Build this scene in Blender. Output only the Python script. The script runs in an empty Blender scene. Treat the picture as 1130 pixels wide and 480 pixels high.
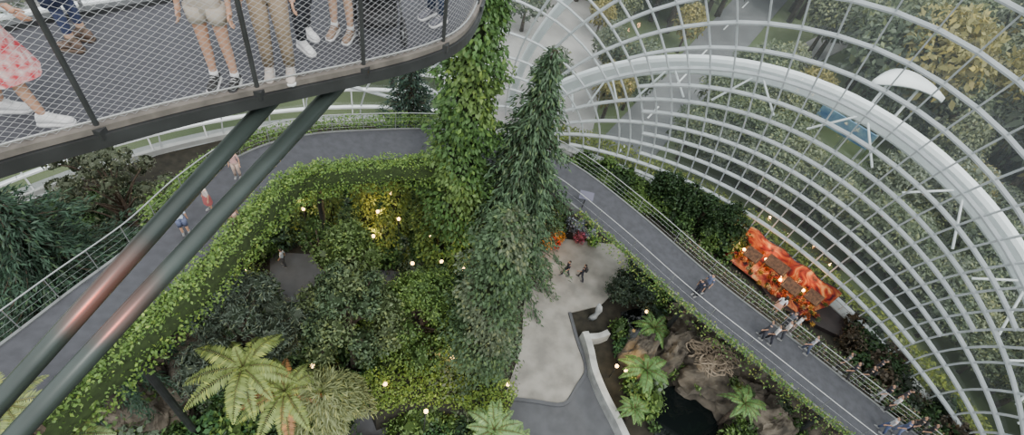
import bpy, math, random
import numpy as np
from mathutils import Vector, Matrix, noise
random.seed(7); rng=np.random.default_rng(7)
sc=bpy.context.scene
# ------------------------------------------------------------------ camera
F=600.0; H=30.0
up=Vector((130,510,600)).normalized()          # world up in camera axes
fw=Vector((0,0,-1)); yh=(fw-fw.dot(up)*up).normalized(); xh=yh.cross(up)
R=Matrix((xh,yh,up))                            # rows: world axes in camera coords
cam=bpy.data.cameras.new('camera'); cam.sensor_width=36; cam.sensor_fit='HORIZONTAL'; cam.lens=F/1130*36
cam.clip_end=2000
co=bpy.data.objects.new('camera',cam); sc.collection.objects.link(co)
co.matrix_world=Matrix.Translation((0,0,H))@R.to_4x4(); sc.camera=co
def G(px,py,z):
    "back-project an image pixel onto the horizontal plane at a chosen elevation z"
    d=R@Vector((px-565,240-py,-F)); s=(z-H)/d.z
    return Vector((d.x*s,d.y*s,z))
# ------------------------------------------------------------------ materials
MATS={}
def mat(name,col,rough=.6,metal=0,var=0.0,scale=5,bump=0,emis=None,es=0,col2=None):
    if name in MATS: return MATS[name]
    m=bpy.data.materials.new(name); m.use_nodes=True; nt=m.node_tree; b=nt.nodes['Principled BSDF']
    b.inputs['Base Color'].default_value=(*col,1); b.inputs['Roughness'].default_value=rough; b.inputs['Metallic'].default_value=metal
    if var or col2 or bump:
        tc=nt.nodes.new('ShaderNodeTexCoord'); n=nt.nodes.new('ShaderNodeTexNoise'); n.inputs['Scale'].default_value=scale; n.inputs['Detail'].default_value=6
        nt.links.new(tc.outputs['Object'],n.inputs['Vector'])
        if var or col2:
            r=nt.nodes.new('ShaderNodeValToRGB'); r.color_ramp.elements[0].position=.35; r.color_ramp.elements[1].position=.65
            c2=col2 if col2 else tuple(min(1,c*(1+var)) for c in col); c1=col if col2 else tuple(c*(1-var) for c in col)
            r.color_ramp.elements[0].color=(*c1,1); r.color_ramp.elements[1].color=(*c2,1)
            nt.links.new(n.outputs['Fac'],r.inputs['Fac']); nt.links.new(r.outputs['Color'],b.inputs['Base Color'])
        if bump:
            bp=nt.nodes.new('ShaderNodeBump'); bp.inputs['Strength'].default_value=bump; nt.links.new(n.outputs['Fac'],bp.inputs['Height']); nt.links.new(bp.outputs['Normal'],b.inputs['Normal'])
    if emis: b.inputs['Emission Color'].default_value=(*emis,1); b.inputs['Emission Strength'].default_value=es
    MATS[name]=m; return m
def leafmat():
    m=bpy.data.materials.new('foliage'); m.use_nodes=True; nt=m.node_tree; b=nt.nodes['Principled BSDF']
    a=nt.nodes.new('ShaderNodeAttribute'); a.attribute_name='Col'
    nt.links.new(a.outputs['Color'],b.inputs['Base Color']); b.inputs['Roughness'].default_value=.5
    b.inputs['Specular IOR Level'].default_value=.3
    t=nt.nodes.new('ShaderNodeBsdfTranslucent'); nt.links.new(a.outputs['Color'],t.inputs['Color'])
    mx=nt.nodes.new('ShaderNodeMixShader'); mx.inputs[0].default_value=.25
    o=nt.nodes['Material Output']; nt.links.new(b.outputs[0],mx.inputs[1]); nt.links.new(t.outputs[0],mx.inputs[2]); nt.links.new(mx.outputs[0],o.inputs['Surface'])
    return m
LEAF=leafmat()
def glassmat():
    m=bpy.data.materials.new('dome_glass'); m.use_nodes=True; nt=m.node_tree; nt.nodes.clear()
    o=nt.nodes.new('ShaderNodeOutputMaterial'); t=nt.nodes.new('ShaderNodeBsdfTransparent'); t.inputs[0].default_value=(.92,.96,.95,1)
    g=nt.nodes.new('ShaderNodeBsdfGlossy'); g.inputs['Roughness'].default_value=.04
    df=nt.nodes.new('ShaderNodeBsdfTranslucent'); df.inputs[0].default_value=(.8,.88,.9,1)  # pale translucent veil mixed in to imitate reflection haze on the panes
    m0=nt.nodes.new('ShaderNodeMixShader'); m0.inputs[0].default_value=.045; nt.links.new(t.outputs[0],m0.inputs[1]); nt.links.new(df.outputs[0],m0.inputs[2])
    fr=nt.nodes.new('ShaderNodeFresnel'); fr.inputs[0].default_value=1.5
    mx=nt.nodes.new('ShaderNodeMixShader'); nt.links.new(fr.outputs[0],mx.inputs[0]); nt.links.new(m0.outputs[0],mx.inputs[1]); nt.links.new(g.outputs[0],mx.inputs[2]); nt.links.new(mx.outputs[0],o.inputs[0])
    return m
GLASS=glassmat()
STEEL=mat('painted_grey_white_steel',(.42,.45,.46),.4,0,.06,2)
WHITE=mat('white_arch_paint',(.78,.82,.83),.4,0,.05,1)
DARK=mat('dark_steel',(.04,.042,.043),.45,.3,.2,3)
RAIL=mat('stainless_rail',(.40,.41,.41),.35,.7,.08,4)
DECK=mat('grey_deck',(.047,.048,.056),.8,0,.16,3,.05)
FASC=mat('walkway_fascia',(.14,.145,.145),.6,0,.1,2)
PAVE=mat('plaza_concrete',(.235,.225,.20),.8,0,.25,.9,.05)
PATH=mat('grey_path',(.07,.073,.08),.8,0,.15,1.2)
SOIL=mat('soil',(.02,.018,.012),.95,0,.4,2,.3)
ROCK=mat('rock',(.085,.072,.055),.9,0,.6,1.3,1.0)
BARK=mat('bark',(.07,.05,.035),.9,0,.4,6,.5)
WATER=mat('dark_water',(.004,.006,.006),.06)
# ------------------------------------------------------------------ mesh builder
class MB:
    def __init__(s): s.v=[];s.f=[];s.m=[];s.mats=[]
    def mi(s,m):
        if m not in s.mats: s.mats.append(m)
        return s.mats.index(m)
    def add(s,v,f,m):
        o=len(s.v); s.v+= [tuple(p) for p in v]; i=s.mi(m)
        for q in f: s.f.append(tuple(o+k for k in q)); s.m.append(i)
    def box(s,c,sz,m,rot=None):
        x,y,z=[k/2 for k in sz]; vs=[Vector((a*x,b*y,d*z)) for a in(-1,1) for b in(-1,1) for d in(-1,1)]
        if rot: vs=[rot@v for v in vs]
        c=Vector(c); s.add([v+c for v in vs],[(0,1,3,2),(4,6,7,5),(0,4,5,1),(2,3,7,6),(0,2,6,4),(1,5,7,3)],m)
    def tube(s,pts,r,m,n=8,closed=False):
        pts=[Vector(p) for p in pts]; N=len(pts)
        rs=r if isinstance(r,(list,tuple)) else [r]*N
        vs=[];ref=None
        for i,p in enumerate(pts):
            if closed: d=pts[(i+1)%N]-pts[i-1]
            else: d=pts[min(i+1,N-1)]-pts[max(i-1,0)]
            d.normalize()
            if ref is None: ref=Vector((0,0,1)) if abs(d.z)<.9 else Vector((1,0,0))
            a=ref-ref.dot(d)*d
            if a.length<1e-4: a=Vector((1,0,0)).cross(d)
            a.normalize(); ref=a; b=d.cross(a)
            for k in range(n):
                t=2*math.pi*k/n; vs.append(p+(a*math.cos(t)+b*math.sin(t))*rs[i])
        fs=[]
        for i in range(N if closed else N-1):
            for k in range(n):
                j=(i+1)%N; fs.append((i*n+k,i*n+(k+1)%n,j*n+(k+1)%n,j*n+k))
        if not closed: fs.append(tuple(range(n-1,-1,-1))); fs.append(tuple((N-1)*n+k for k in range(n)))
        s.add(vs,fs,m)
    def loft(s,rings,m,cap=True):
        n=len(rings[0]); vs=[p for r in rings for p in r]; fs=[]
        for i in range(len(rings)-1):
            for k in range(n): fs.append((i*n+k,i*n+(k+1)%n,(i+1)*n+(k+1)%n,(i+1)*n+k))
        if cap: fs.append(tuple(range(n-1,-1,-1))); fs.append(tuple((len(rings)-1)*n+k for k in range(n)))
        s.add(vs,fs,m)
    def ell(s,c,r,m,nu=12,nv=8,fn=None):
        c=Vector(c);rings=[]
        for j in range(nv+1):
            ph=-math.pi/2+math.pi*j/nv; ph=max(min(ph,1.5),-1.5)
            ring=[]
            for k in range(nu):
                t=2*math.pi*k/nu; d=Vector((math.cos(ph)*math.cos(t),math.cos(ph)*math.sin(t),math.sin(ph)))
                p=Vector((d.x*r[0],d.y*r[1],d.z*r[2]))
                if fn: p=fn(p,d)
                ring.append(c+p)
            rings.append(ring)
        s.loft(rings,m)
    def poly(s,pts,z0,z1,m):
        n=len(pts); s.add([(p[0],p[1],z0) for p in pts]+[(p[0],p[1],z1) for p in pts],[tuple(range(n-1,-1,-1)),tuple(range(n,2*n))]+[(k,(k+1)%n,n+(k+1)%n,n+k) for k in range(n)],m)
    def obj(s,name,smooth=False,parent=None):
        me=bpy.data.meshes.new(name); me.from_pydata(s.v,[],s.f)
        for m in s.mats: me.materials.append(m)
        me.polygons.foreach_set('material_index',s.m)
        if smooth: me.polygons.foreach_set('use_smooth',[True]*len(s.f))
        me.update(); o=bpy.data.objects.new(name,me); sc.collection.objects.link(o)
        if parent: o.parent=parent
        return o
def spline(pts,n=8):
    P=[Vector(p) for p in pts]; P=[2*P[0]-P[1]]+P+[2*P[-1]-P[-2]]; out=[]
    for i in range(1,len(P)-2):
        a,b,c,d=P[i-1:i+3]
        for k in range(n):
            t=k/n; out.append(.5*((2*b)+(c-a)*t+(2*a-5*b+4*c-d)*t*t+(3*b-a-3*c+d)*t**3))
    out.append(P[-2]); return out
def laterals(P):
    L=[]
    for i in range(len(P)):
        d=P[min(i+1,len(P)-1)]-P[max(i-1,0)]; L.append(Vector((d.y,-d.x,0)).normalized())
    return L
def sweep(mb,P,L,prof,m):
    mb.loft([[P[i]+L[i]*u+Vector((0,0,w)) for u,w in prof] for i in range(len(P))],m)
# ------------------------------------------------------------------ leaves
def nrmz(a): return a/np.maximum(np.linalg.norm(a,axis=1,keepdims=True),1e-6)
CG=1.35
class Fol:
    def __init__(s): s.V=[];s.C=[];s.wood=MB()
    def leaves(s,c,axis,nrm,L,W,col):
        n=len(c); L=np.broadcast_to(np.asarray(L,float).reshape(-1,1),(n,1)); W=np.broadcast_to(np.asarray(W,float).reshape(-1,1),(n,1))
        axis=nrmz(axis); side=nrmz(np.cross(axis,nrm)); nn=np.cross(side,axis)
        v=np.stack([c,c+axis*L*.45+side*W*.5+nn*L*.06,c+axis*L-nn*L*.12,c+axis*L*.45-side*W*.5+nn*L*.06],1)
        s.V.append(v); s.C.append(np.repeat(np.broadcast_to(col,(n,3))[:,None,:],4,1))
    def cols(s,n,base,var=.3):
        base=np.array(base)*CG*np.array([1.0,.95,1.12]); k=1+var*(rng.random((n,1))*2-1); c=base*k
        y=rng.random((n,1))<.15; c=np.where(y,c*np.array([1.5,1.35,1.0]),c); return np.clip(c,0,.9)
    def blob(s,c,r,n,size,col,up=.5,asp=.5,core=True):
        r=np.array(r if hasattr(r,'__len__') else (r,r,r),float); d=nrmz(rng.normal(size=(n,3)))
        p=np.array(c)+d*r*(.72+.36*rng.random((n,1)))
        nr=nrmz(d+.6*rng.normal(size=(n,3))+np.array([0,0,up])); ax=np.cross(nr,rng.normal(size=(n,3)))+d*.4
        L=size*(.7+.6*rng.random(n)); s.leaves(p,ax,nr,L,L*asp,s.cols(n,col))
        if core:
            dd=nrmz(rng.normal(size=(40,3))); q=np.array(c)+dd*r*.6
            s.leaves(q,np.cross(dd,rng.normal(size=(40,3))),dd,float(r.mean())*.7,float(r.mean())*.5,np.array(col)*.6)  # inner leaves get a darker colour, imitating shade inside the crown
    def obj(s,name,parent=None):
        V=np.concatenate(s.V).reshape(-1,3); C=np.concatenate(s.C).reshape(-1,3); n=len(V)//4
        wv=np.array(s.wood.v,float).reshape(-1,3) if s.wood.v else np.zeros((0,3))
        me=bpy.data.meshes.new(name); me.vertices.add(len(V)+len(wv)); me.vertices.foreach_set('co',np.concatenate([V,wv]).ravel())
        wl=[k for f in s.wood.f for k in f]; loops=np.concatenate([np.arange(4*n),np.array(wl,int)+4*n if wl else np.zeros(0,int)]).astype(np.int32)
        me.loops.add(len(loops)); me.loops.foreach_set('vertex_index',loops)
        wt=np.array([len(f) for f in s.wood.f],int); tot=np.concatenate([np.full(n,4),wt]).astype(np.int32); st=np.concatenate([[0],np.cumsum(tot)[:-1]]).astype(np.int32)
        me.polygons.add(len(tot)); me.polygons.foreach_set('loop_start',st); me.polygons.foreach_set('loop_total',tot)
        me.materials.append(LEAF)
        for m in s.wood.mats: me.materials.append(m)
        me.polygons.foreach_set('material_index',np.concatenate([np.zeros(n,int),np.array(s.wood.m,int)+1]).astype(np.int32))
        me.update(calc_edges=True)
        a=me.color_attributes.new('Col','FLOAT_COLOR','POINT'); cc=np.ones((len(V)+len(wv),4)); cc[:len(V),:3]=C; a.data.foreach_set('color',cc.ravel())
        me.validate()
        o=bpy.data.objects.new(name,me); sc.collection.objects.link(o)
        if parent: o.parent=parent
        return o
# palettes
G_DARK=(.028,.06,.02); G_MID=(.05,.10,.028); G_BRI=(.09,.16,.038); G_YEL=(.15,.19,.045)
def frond(f,base,az,L,el,droop,col,w=.22,n=30):
    base=np.array(base,float); dh=np.array([math.cos(az),math.sin(az),0]); t=np.linspace(0,1,n)
    p=base+np.outer(L*t*math.cos(el)*(1-.12*t),dh); p[:,2]+=L*(math.sin(el)*t-droop*t*t)
    f.wood.tube([Vector(q) for q in p[::3]],[.03*(1-.8*k/len(p[::3])) for k in range(len(p[::3]))],mat('fern_stem',(.10,.10,.03),.7),4)
    tan=nrmz(np.gradient(p,axis=0)); sd=np.cross(tan,[0,0,1.0]); sd=nrmz(sd); upn=np.cross(sd,tan)
    for sg in(-1,1):
        prof=np.sin(np.pi*np.clip(t*.90+.08,0,1))**.8*L*w*(1.1-t*.45)
        c=p[1:]; ax=(sd*sg+tan*.4-np.array([0,0,.2])+rng.normal(size=sd.shape)*.06)[1:]
        f.leaves(c,ax,upn[1:]+rng.normal(size=(n-1,3))*.15,prof[1:]+.03,L/n*1.05,f.cols(n-1,col,.22))
def fern(name,c,R_,nf,col,trunk=0,el=.75,droop=.7,w=.2,extra=None):
    f=Fol(); c=Vector(c)
    if trunk: f.wood.tube([c-Vector((0,0,trunk)),c-Vector((.1,0,trunk*.5)),c],[.16,.12,.14],BARK,8)
    for k in range(nf):
        col_=col if not(extra and k%4==0) else extra
        frond(f,c,2*math.pi*k/nf+rng.normal()*.16,R_*(.8+.4*rng.random()),el*(.6+.7*rng.random()),droop*(.8+.5*rng.random()),col_,w)
    for k in range(max(3,nf//3)): frond(f,c,2*math.pi*rng.random(),R_*.6,1.15,.4,col,w)
    return f.obj(name)
def tree(name,base,blobs,col,leaf=.16,n=420,tr=.16,asp=.5,cols=None):
    f=Fol(); b=Vector(base); hi=max(q[2] for q in blobs)
    mid=b+Vector((.15,.1,(hi-b.z)*.5)); f.wood.tube([b,mid,Vector((b.x,b.y,hi))],[tr,tr*.75,tr*.3],BARK,8)
    for i,(dx,dy,z,r) in enumerate(blobs):
        c=Vector((b.x+dx,b.y+dy,z)); s0=Vector((b.x,b.y,b.z+(z-b.z)*.72))
        if math.hypot(dx,dy)>.4: f.wood.tube([s0,(s0+c)/2+Vector((0,0,.2)),c],[tr*.45,tr*.3,tr*.15],BARK,5)
        k=cols[i%len(cols)] if cols else col
        rr=np.array([r,r,r*.75]); f.blob(c,rr,int(n*r*r/ .8),leaf,k,asp=asp)
    return f.obj(name)
def crown(R_,z0,z1,k,r):
    out=[]
    for i in range(k):
        t=(i+.5)/k; z=z0+(z1-z0)*t; rad=R_*(math.sin(math.pi*min(1,.25+.72*t)))*math.sqrt(rng.random()*.7+.3); a=i*2.4+rng.random()
        out.append((rad*math.cos(a),rad*math.sin(a),z,r*(.75+.5*rng.random())*(1-.25*t)))
    return out
def conifer(name,base,h,rad,col,levels=26,z0=.08,droop=.5,leaf=.32,w=.11,dens=14,power=.8,nb=9,irr=.4):
    f=Fol(); b=np.array(base,float); f.wood.tube([Vector(b),Vector(b+[0,0,h*.5]),Vector(b+[0,0,h])],[.25,.16,.03],BARK,8)
    for i in range(levels):
        t=z0+(1-z0)*i/(levels-1); z=h*t; L=rad*(1.02-t)**power+.12
        for k in range(nb):
            az=2*math.pi*(k/nb)+i*.9+rng.normal()*.15; l=L*(1-irr/2+irr*rng.random()+.12*math.sin(i*.8+az*2)); dh=np.array([math.cos(az),math.sin(az),0])
            m=max(4,int(l*dens)); u=(rng.random(m)*.85+.15); p=b+np.array([0,0,z])+np.outer(l*u,dh); p[:,2]+=l*(.15*u-droop*u*u)
            p+=rng.normal(size=(m,3))*.12*np.array([1,1,.6])
            ax=dh*.7+rng.normal(size=(m,3))*.35+np.array([0,0,-.55*(droop*1.4)]); nr=rng.normal(size=(m,3))*.5+np.array([0,0,1])+dh*.5
            cc=f.cols(m,col,.35); cc=np.where((u>.75)[:,None],cc*1.4,cc)
            f.leaves(p,ax,nr,leaf*(.7+.6*rng.random(m)),w,cc)
            f.wood.tube([Vector(b+[0,0,z]),Vector(b+[0,0,z]+dh*l*.8+[0,0,l*(.12-droop*.64)])],[.04,.012],BARK,3)
    return f.obj(name)
def vine_column(name,base,h,r0,r1,col,leaf=.22,dens=75,cols=None,lump=.15):
    f=Fol(); b=np.array(base,float); f.wood.tube([Vector(b),Vector(b+[0,0,h*.8]),Vector(b+[0,0,h*.94])],[r0*.5,r1*.45,r1*.1],mat('mossy_core',(.02,.03,.01),.9),8)
    n=int(h*(r0+r1)*dens); t=1-rng.random(n)**1.05; az=rng.random(n)*2*math.pi
    bulge=1+.22*np.sin(t*h*1.7+az*2)+lump*np.sin(t*h*4.1-az*3)
    rr=(r0+(r1-r0)*t)*bulge*(.6+.5*rng.random(n)); taper=np.sqrt(np.clip((1-t)*9,0,1)); rr*=taper
    d=np.stack([np.cos(az),np.sin(az),0*az],1); p=b+d*rr[:,None]; p[:,2]+=t*h
    nr=d+.5*rng.normal(size=(n,3))+np.array([0,0,.7]); ax=d*.6+rng.normal(size=(n,3))*.4+np.array([0,0,-.6])
    c=f.cols(n,col,.35)
    if cols is not None:
        pick=(np.sin(t*h*.9+az*1.3)>.35)[:,None]; c=np.where(pick,f.cols(n,cols,.3),c)
    L=leaf*(.7+.7*rng.random(n)); f.leaves(p,ax,nr,L,L*.55,c)
    f.blob(b+np.array([0,0,h*.95]),(r1*.8,r1*.8,.6),int(500*r1),leaf,col)
    return f.obj(name)
def hedge(name,P,L,u0,u1,h,col,dens=170,leaf=.13,z=0,col2=None,trail=0):
    f=Fol()
    for i in range(len(P)-1):
        l=(P[i+1]-P[i]).length; n=int(l*dens*max(.5,(u1-u0)+h)); t=rng.random((n,1)); u=u0+(u1-u0)*rng.random((n,1)); 
        bump=.85+.15*np.sin(i*1.3+u*7)
        w=h*bump*np.where(rng.random((n,1))<.6,1,rng.random((n,1)))+z
        if trail: 
            q=rng.random((n,1))<.25; w=np.where(q,-trail*rng.random((n,1)),w); u=np.where(q,(u1 if abs(u1)>abs(u0) else u0)+.1*rng.normal(size=(n,1)),u)
        p=np.array(P[i])*(1-t)+np.array(P[i+1])*t+np.array(L[i])*u; p[:,2:3]+=w; p+=rng.normal(size=(n,3))*.05
        nr=rng.normal(size=(n,3))*.6+np.array([0,0,1]); c=f.cols(n,col,.3)
        if col2 is not None: c=np.where(rng.random((n,1))<.3,f.cols(n,col2,.3),c)
        LL=leaf*(.7+.6*rng.random(n)); f.leaves(p,rng.normal(size=(n,3)),nr,LL,LL*.6,c)
    return f.obj(name)
# ------------------------------------------------------------------ floor, outside ground
RB=35.0
mb=MB(); pts=[(RB*1.01*math.cos(t*math.pi/48),RB*1.01*math.sin(t*math.pi/48)) for t in range(96)]
mb.poly(pts,-.3,0,SOIL); mb.obj('floor')
mb=MB(); mb.add([(-500,-200,-.5),(500,-200,-.5),(500,700,-.5),(-500,700,-.5)],[(0,1,2,3)],mat('outdoor_lawn',(.07,.10,.04),.9,0,0,.08,0,col2=(.13,.16,.07))); mb.obj('outdoor_lawn')
# ------------------------------------------------------------------ dome shell (two families of ribs meeting on the ground)
A=22.0; AZ0=math.radians(32.5)
def shell(x,z,off=0):
    az=AZ0+x/RB; r=RB*math.sqrt(max(.02,1-(z/52)**2))+off
    return Vector((r*math.sin(az),r*math.cos(az),z))
NS=28; dT=.11; NT=26
nodes={}
for i in range(NS+1):
    sg=math.pi*i/NS
    for j in range(-NT,NT+1):
        ta=j*dT; den=math.cosh(ta)-math.cos(sg)
        if den<1e-6: continue
        x=A*math.sinh(ta)/den; z=A*math.sin(sg)/den
        if z<=46 and -66<=x<=48: nodes[i,j]=(x,max(z,0))
def beams(mb,a,b,w,dep,m,off=0):
    p=shell(*a,off); q=shell(*b,off); d=(q-p); 
    if d.length<.02: return
    d.normalize(); n=Vector((p.x,p.y,p.z*.45)).normalized(); n=(n-n.dot(d)*d).normalized(); s_=d.cross(n)*w/2; n=n*dep
    p=p-d*.02; q=q+d*.02
    mb.add([p+s_,p-s_,p-s_-n,p+s_-n,q+s_,q-s_,q-s_-n,q+s_-n],[(0,1,5,4),(1,2,6,5),(2,3,7,6),(3,0,4,7)],m)
mb=MB(); gl=MB()
def keep_arch(i,j):
    t=abs(j)*dT
    return i%4==0 if t>2.0 else (i%2==0 if t>1.2 else True)
def keep_spoke(j):
    t=abs(j)*dT
    return j%4==0 if t>2.1 else (j%2==0 if t>1.4 else True)
for (i,j),a in nodes.items():
    if (i+1,j) in nodes and keep_spoke(j): beams(mb,a,nodes[i+1,j],.08,.20,STEEL)
    if (i,j+1) in nodes and keep_arch(i,max(abs(j),abs(j+1))): beams(mb,a,nodes[i,j+1],.10,.32,STEEL)
    if all(k in nodes for k in((i+1,j),(i+1,j+1),(i,j+1))):
        gl.add([shell(*nodes[k],.03) for k in((i,j),(i+1,j),(i+1,j+1),(i,j+1))],[(0,1,2,3)],GLASS)
for kz in range(1,9):
    for k in range(24): beams(mb,(-66+k*1.75,kz*1.7),(-66+(k+1)*1.75,kz*1.7),.14,.28,WHITE)
for k in range(0,25,2): 
    for kz in range(8): beams(mb,(-66+k*1.75,kz*1.7),(-66+k*1.75,(kz+1)*1.7),.10,.2,WHITE)
mb.obj('dome_frame'); gl.obj('window_dome_glazing')
mb=MB()
ring=[shell(-66+114*k/90,0,.0) for k in range(91)]
Lr=[Vector((p.x,p.y,0)).normalized() for p in ring]
sweep(mb,ring,Lr,[(-.35,-.2),(.4,-.2),(.4,.45),(-.35,.45)],mat('plinth_concrete',(.3,.31,.30),.7,0,.1,1)); mb.obj('dome_base_kerb')
def arch(name,h,off,wid,dep,strut=True):
    mb=MB(); hub=2*math.atan(h/A); sg=math.pi-hub; P=[]
    for k in range(81):
        ta=-3.0+6.0*k/80; den=math.cosh(ta)-math.cos(sg); P.append((A*math.sinh(ta)/den,A*math.sin(sg)/den))
    pts3=[shell(x,z,off) for x,z in P]
    rings=[]
    for k,p in enumerate(pts3):
        d=(pts3[min(k+1,80)]-pts3[max(k-1,0)]).normalized(); n=Vector((p.x,p.y,p.z*.4)); n=(n-n.dot(d)*d).normalized(); s_=d.cross(n)
        rings.append([p+s_*wid/2*a+n*dep/2*b for a,b in((1,.6),(.7,1),(-.7,1),(-1,.6),(-1,-.6),(-.7,-1),(.7,-1),(1,-.6))])
    mb.loft(rings,WHITE)
    if strut:
        for k in range(16,66,6):
            p=pts3[k]
            for dd in(-2,2):
                x,z=P[k+dd]; mb.tube([p,shell(x,max(0,z-1.8),.05)],.07,WHITE,6)
    return mb.obj(name)
arch('exterior_steel_arch',12.8,1.9,1.3,.7)
arch('exterior_steel_arch',25,1.2,.6,.5,False)
# ------------------------------------------------------------------ aerial walkway (loop descending left -> right)
WP=[(-60,480,13.6),(30,412,13.2),(110,345,12.6),(185,283,12),(240,226,11.4),(292,186,10.8),(345,169,10.2),(410,163,9.6),(480,161,9),(555,168,8.4),(618,193,7.8),(690,248,7.1),(770,318,6.4),(850,381,5.7),(930,444,5),(1010,506,4.4),(1090,570,3.8)]
WC=spline([G(*p) for p in WP],8); WL=laterals(WC)
HW=1.35
mb=MB(); sweep(mb,WC,WL,[(-HW,-.02),(HW,-.02),(HW,0),(-HW,0)],DECK); sweep(mb,WC,WL,[(-HW-.10,-.32),(HW+.10,-.32),(HW+.10,.05),(HW,.05),(HW,-.05),(-HW,-.05),(-HW,.05),(-HW-.10,.05)],FASC)
def rail(mb,P,L,u,h,m,step=4,wires=3):
    for w in [h]+[h*k/(wires+1) for k in range(1,wires+1)]:
        mb.tube([p+l*u+Vector((0,0,w)) for p,l in zip(P,L)],.026 if w==h else .005,m,6 if w==h else 3)
    for i in range(0,len(P),step):
        p,l=P[i],L[i]; mb.tube([p+l*u,p+l*u+Vector((0,0,h))],.018,m,5)
rail(mb,WC,WL,-HW-.05,1.15,RAIL); rail(mb,WC[66:],WL[66:],HW+.05,1.15,RAIL,wires=1)
for i in range(0,len(WC),16):
    p=WC[i]; mb.tube([Vector((p.x,p.y,0)),p-Vector((0,0,.3))],.16,DARK,10)
mb.obj('aerial_walkway')
nL=7*8
hedge('hedge_inner',WC[:nL+10],WL[:nL+10],HW+.0,HW+.9,.8,(.09,.165,.035),dens=300,col2=(.13,.21,.045),trail=1.0)
mb=MB(); sweep(mb,WC[:nL+11],WL[:nL+11],[(HW+.13,-.4),(HW+.85,-.4),(HW+.85,.5),(HW+.13,.5)],mat('planter_moss',(.03,.05,.012),.9,0,.3,4)); mb.obj('hedge_planter')
hedge('hedge_outer',WC[28:nL+12],WL[28:nL+12],-HW-.8,-HW-.12,.6,(.075,.14,.03),dens=220,trail=.6)
hedge('trailing_vines_inner',WC[84:128],WL[84:128],HW+.12,HW+.5,.25,(.07,.14,.03),dens=260,trail=.8,col2=G_YEL)
hedge('trailing_vines_outer',WC[92:128],WL[92:128],-HW-1.3,-HW-.2,.3,(.06,.10,.035),dens=150,trail=.3,col2=(.10,.08,.05))
p=WC[84]; l=WL[84]; mb=MB(); q=p+l*1.1; mb.tube([q,q+Vector((0,0,.95))],.03,DARK,6); mb.box(q+Vector((0,0,1.0)),(.8,.5,.05),mat('sign_plate',(.06,.06,.10),.4),Matrix.Rotation(.5,3,'X')); mb.obj('information_sign')
# ------------------------------------------------------------------ plazas and paths
def G2(l,z=0): return [G(x,y,z) for x,y in l]
mb=MB(); mb.poly(G2([(600,262),(690,272),(712,290),(662,338),(628,346),(646,408),(622,447),(556,440),(575,385),(580,300)]),0,.10,PAVE); mb.obj('plaza')
mb=MB(); mb.poly(G2([(548,438),(622,446),(645,410),(690,480),(720,560),(560,560),(575,480)]),-.05,.05,PATH)
mb.poly(G2([(298,278),(352,282),(354,338),(298,340)]),0,.06,PATH); mb.poly(G2([(352,296),(447,300),(447,320),(352,314)]),0,.05,PATH)
mb.poly(G2([(385,455),(430,445),(445,520),(380,520)]),0,.05,PATH); mb.obj('garden_path')
WALLM=mat('white_wall',(.33,.34,.33),.7,0,.25,1.5)
mb=MB(); P=spline(G2([(646,366),(652,385),(657,408),(668,435),(682,462),(700,500)],.8),6); P=[Vector((p.x,p.y,0)) for p in P]; sweep(mb,P,laterals(P),[(-.26,0),(.26,0),(.2,.85),(-.2,.85)],WALLM)
P=spline(G2([(672,366),(662,370),(648,371)],.8),4); P=[Vector((p.x,p.y,0)) for p in P]; sweep(mb,P,laterals(P),[(-.2,0),(.2,0),(.18,.8),(-.18,.8)],WALLM);mb.obj('planter_surround')
mb=MB(); P=spline(G2([(556,440),(590,444),(622,447),(636,428),(646,408),(636,375),(628,346)]),4); sweep(mb,P,laterals(P),[(-.1,.0),(.1,.0),(.1,.2),(-.1,.2)],PATH); mb.obj('plaza_kerb')
# ------------------------------------------------------------------ rocks, pond, driftwood
def rock(mb,c,r,seed):
    c=Vector(c)
    def fn(p,d): 
        k=1+.3*noise.noise(d*1.6+Vector((seed,0,0)))+.25*noise.noise(d*3.4+Vector((seed,3,0)))+.14*abs(noise.noise(d*9+Vector((seed,3,0)))); return p*k
    mb.ell(c,r,ROCK,44,26,fn)
mb=MB()
for i,(x,y,r) in enumerate([(800,385,2.7),(835,405,2.7),(778,415,2.2),(862,435,2.4),(755,380,1.8),(815,445,1.7),(885,460,2.0),(700,398,.9),(910,480,1.8),(782,360,1.7),(732,398,1.1),(845,470,1.6),(750,352,1.2)]):
    rock(mb,G(x,y,.3),(r,r*.85,2.0+.8*math.sin(i*2)),i*3.7)
mb.obj('rock_outcrop')
mb=MB()
for i,(x,y,r) in enumerate([(205,395,1.6),(150,430,1.8),(230,420,1.2),(120,465,1.6),(175,460,1.4)]): rock(mb,G(x,y,.5),(r,r,1.2),i*5.1+20)
mb.obj('rock_cluster')
mb=MB(); mb.poly(G2([(722,430),(770,422),(792,470),(785,520),(722,520)]),.0,.07,WATER); mb.poly(G2([(685,345),(715,338),(720,390),(690,405)]),0,.07,WATER); mb.poly(G2([(165,385),(230,380),(222,445),(145,445)]),0,.06,WATER); mb.obj('pond')
mb=MB(); c=G(785,394,3.0); DW=mat('driftwood',(.22,.175,.125),.85,0,.3,5,.3)
for i in range(85):
    a=rng.random()*6.28; e=(rng.random()-.3)*1.4; d=Vector((math.cos(a)*math.cos(e),math.sin(a)*math.cos(e),math.sin(e)*.7)); t=d.cross(Vector(rng.normal(size=3))).normalized()
    rr_=.5+.75*rng.random()
    pts=[c+(d*math.cos(k)+t*math.sin(k))*(rr_+.25*math.sin(k*5+i)) for k in np.linspace(-.6,.7,8)]
    pts=[Vector((p.x*1+.3*(p.x-c.x),p.y,c.z+(p.z-c.z)*.6)) for p in pts]; mb.tube(pts,[.02,.035,.045,.045,.04,.03,.02,.008],DW,5)
mb.tube([Vector((c.x,c.y,0)),c],[.35,.25],DW,8); mb.obj('driftwood_sculpture',True)
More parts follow.
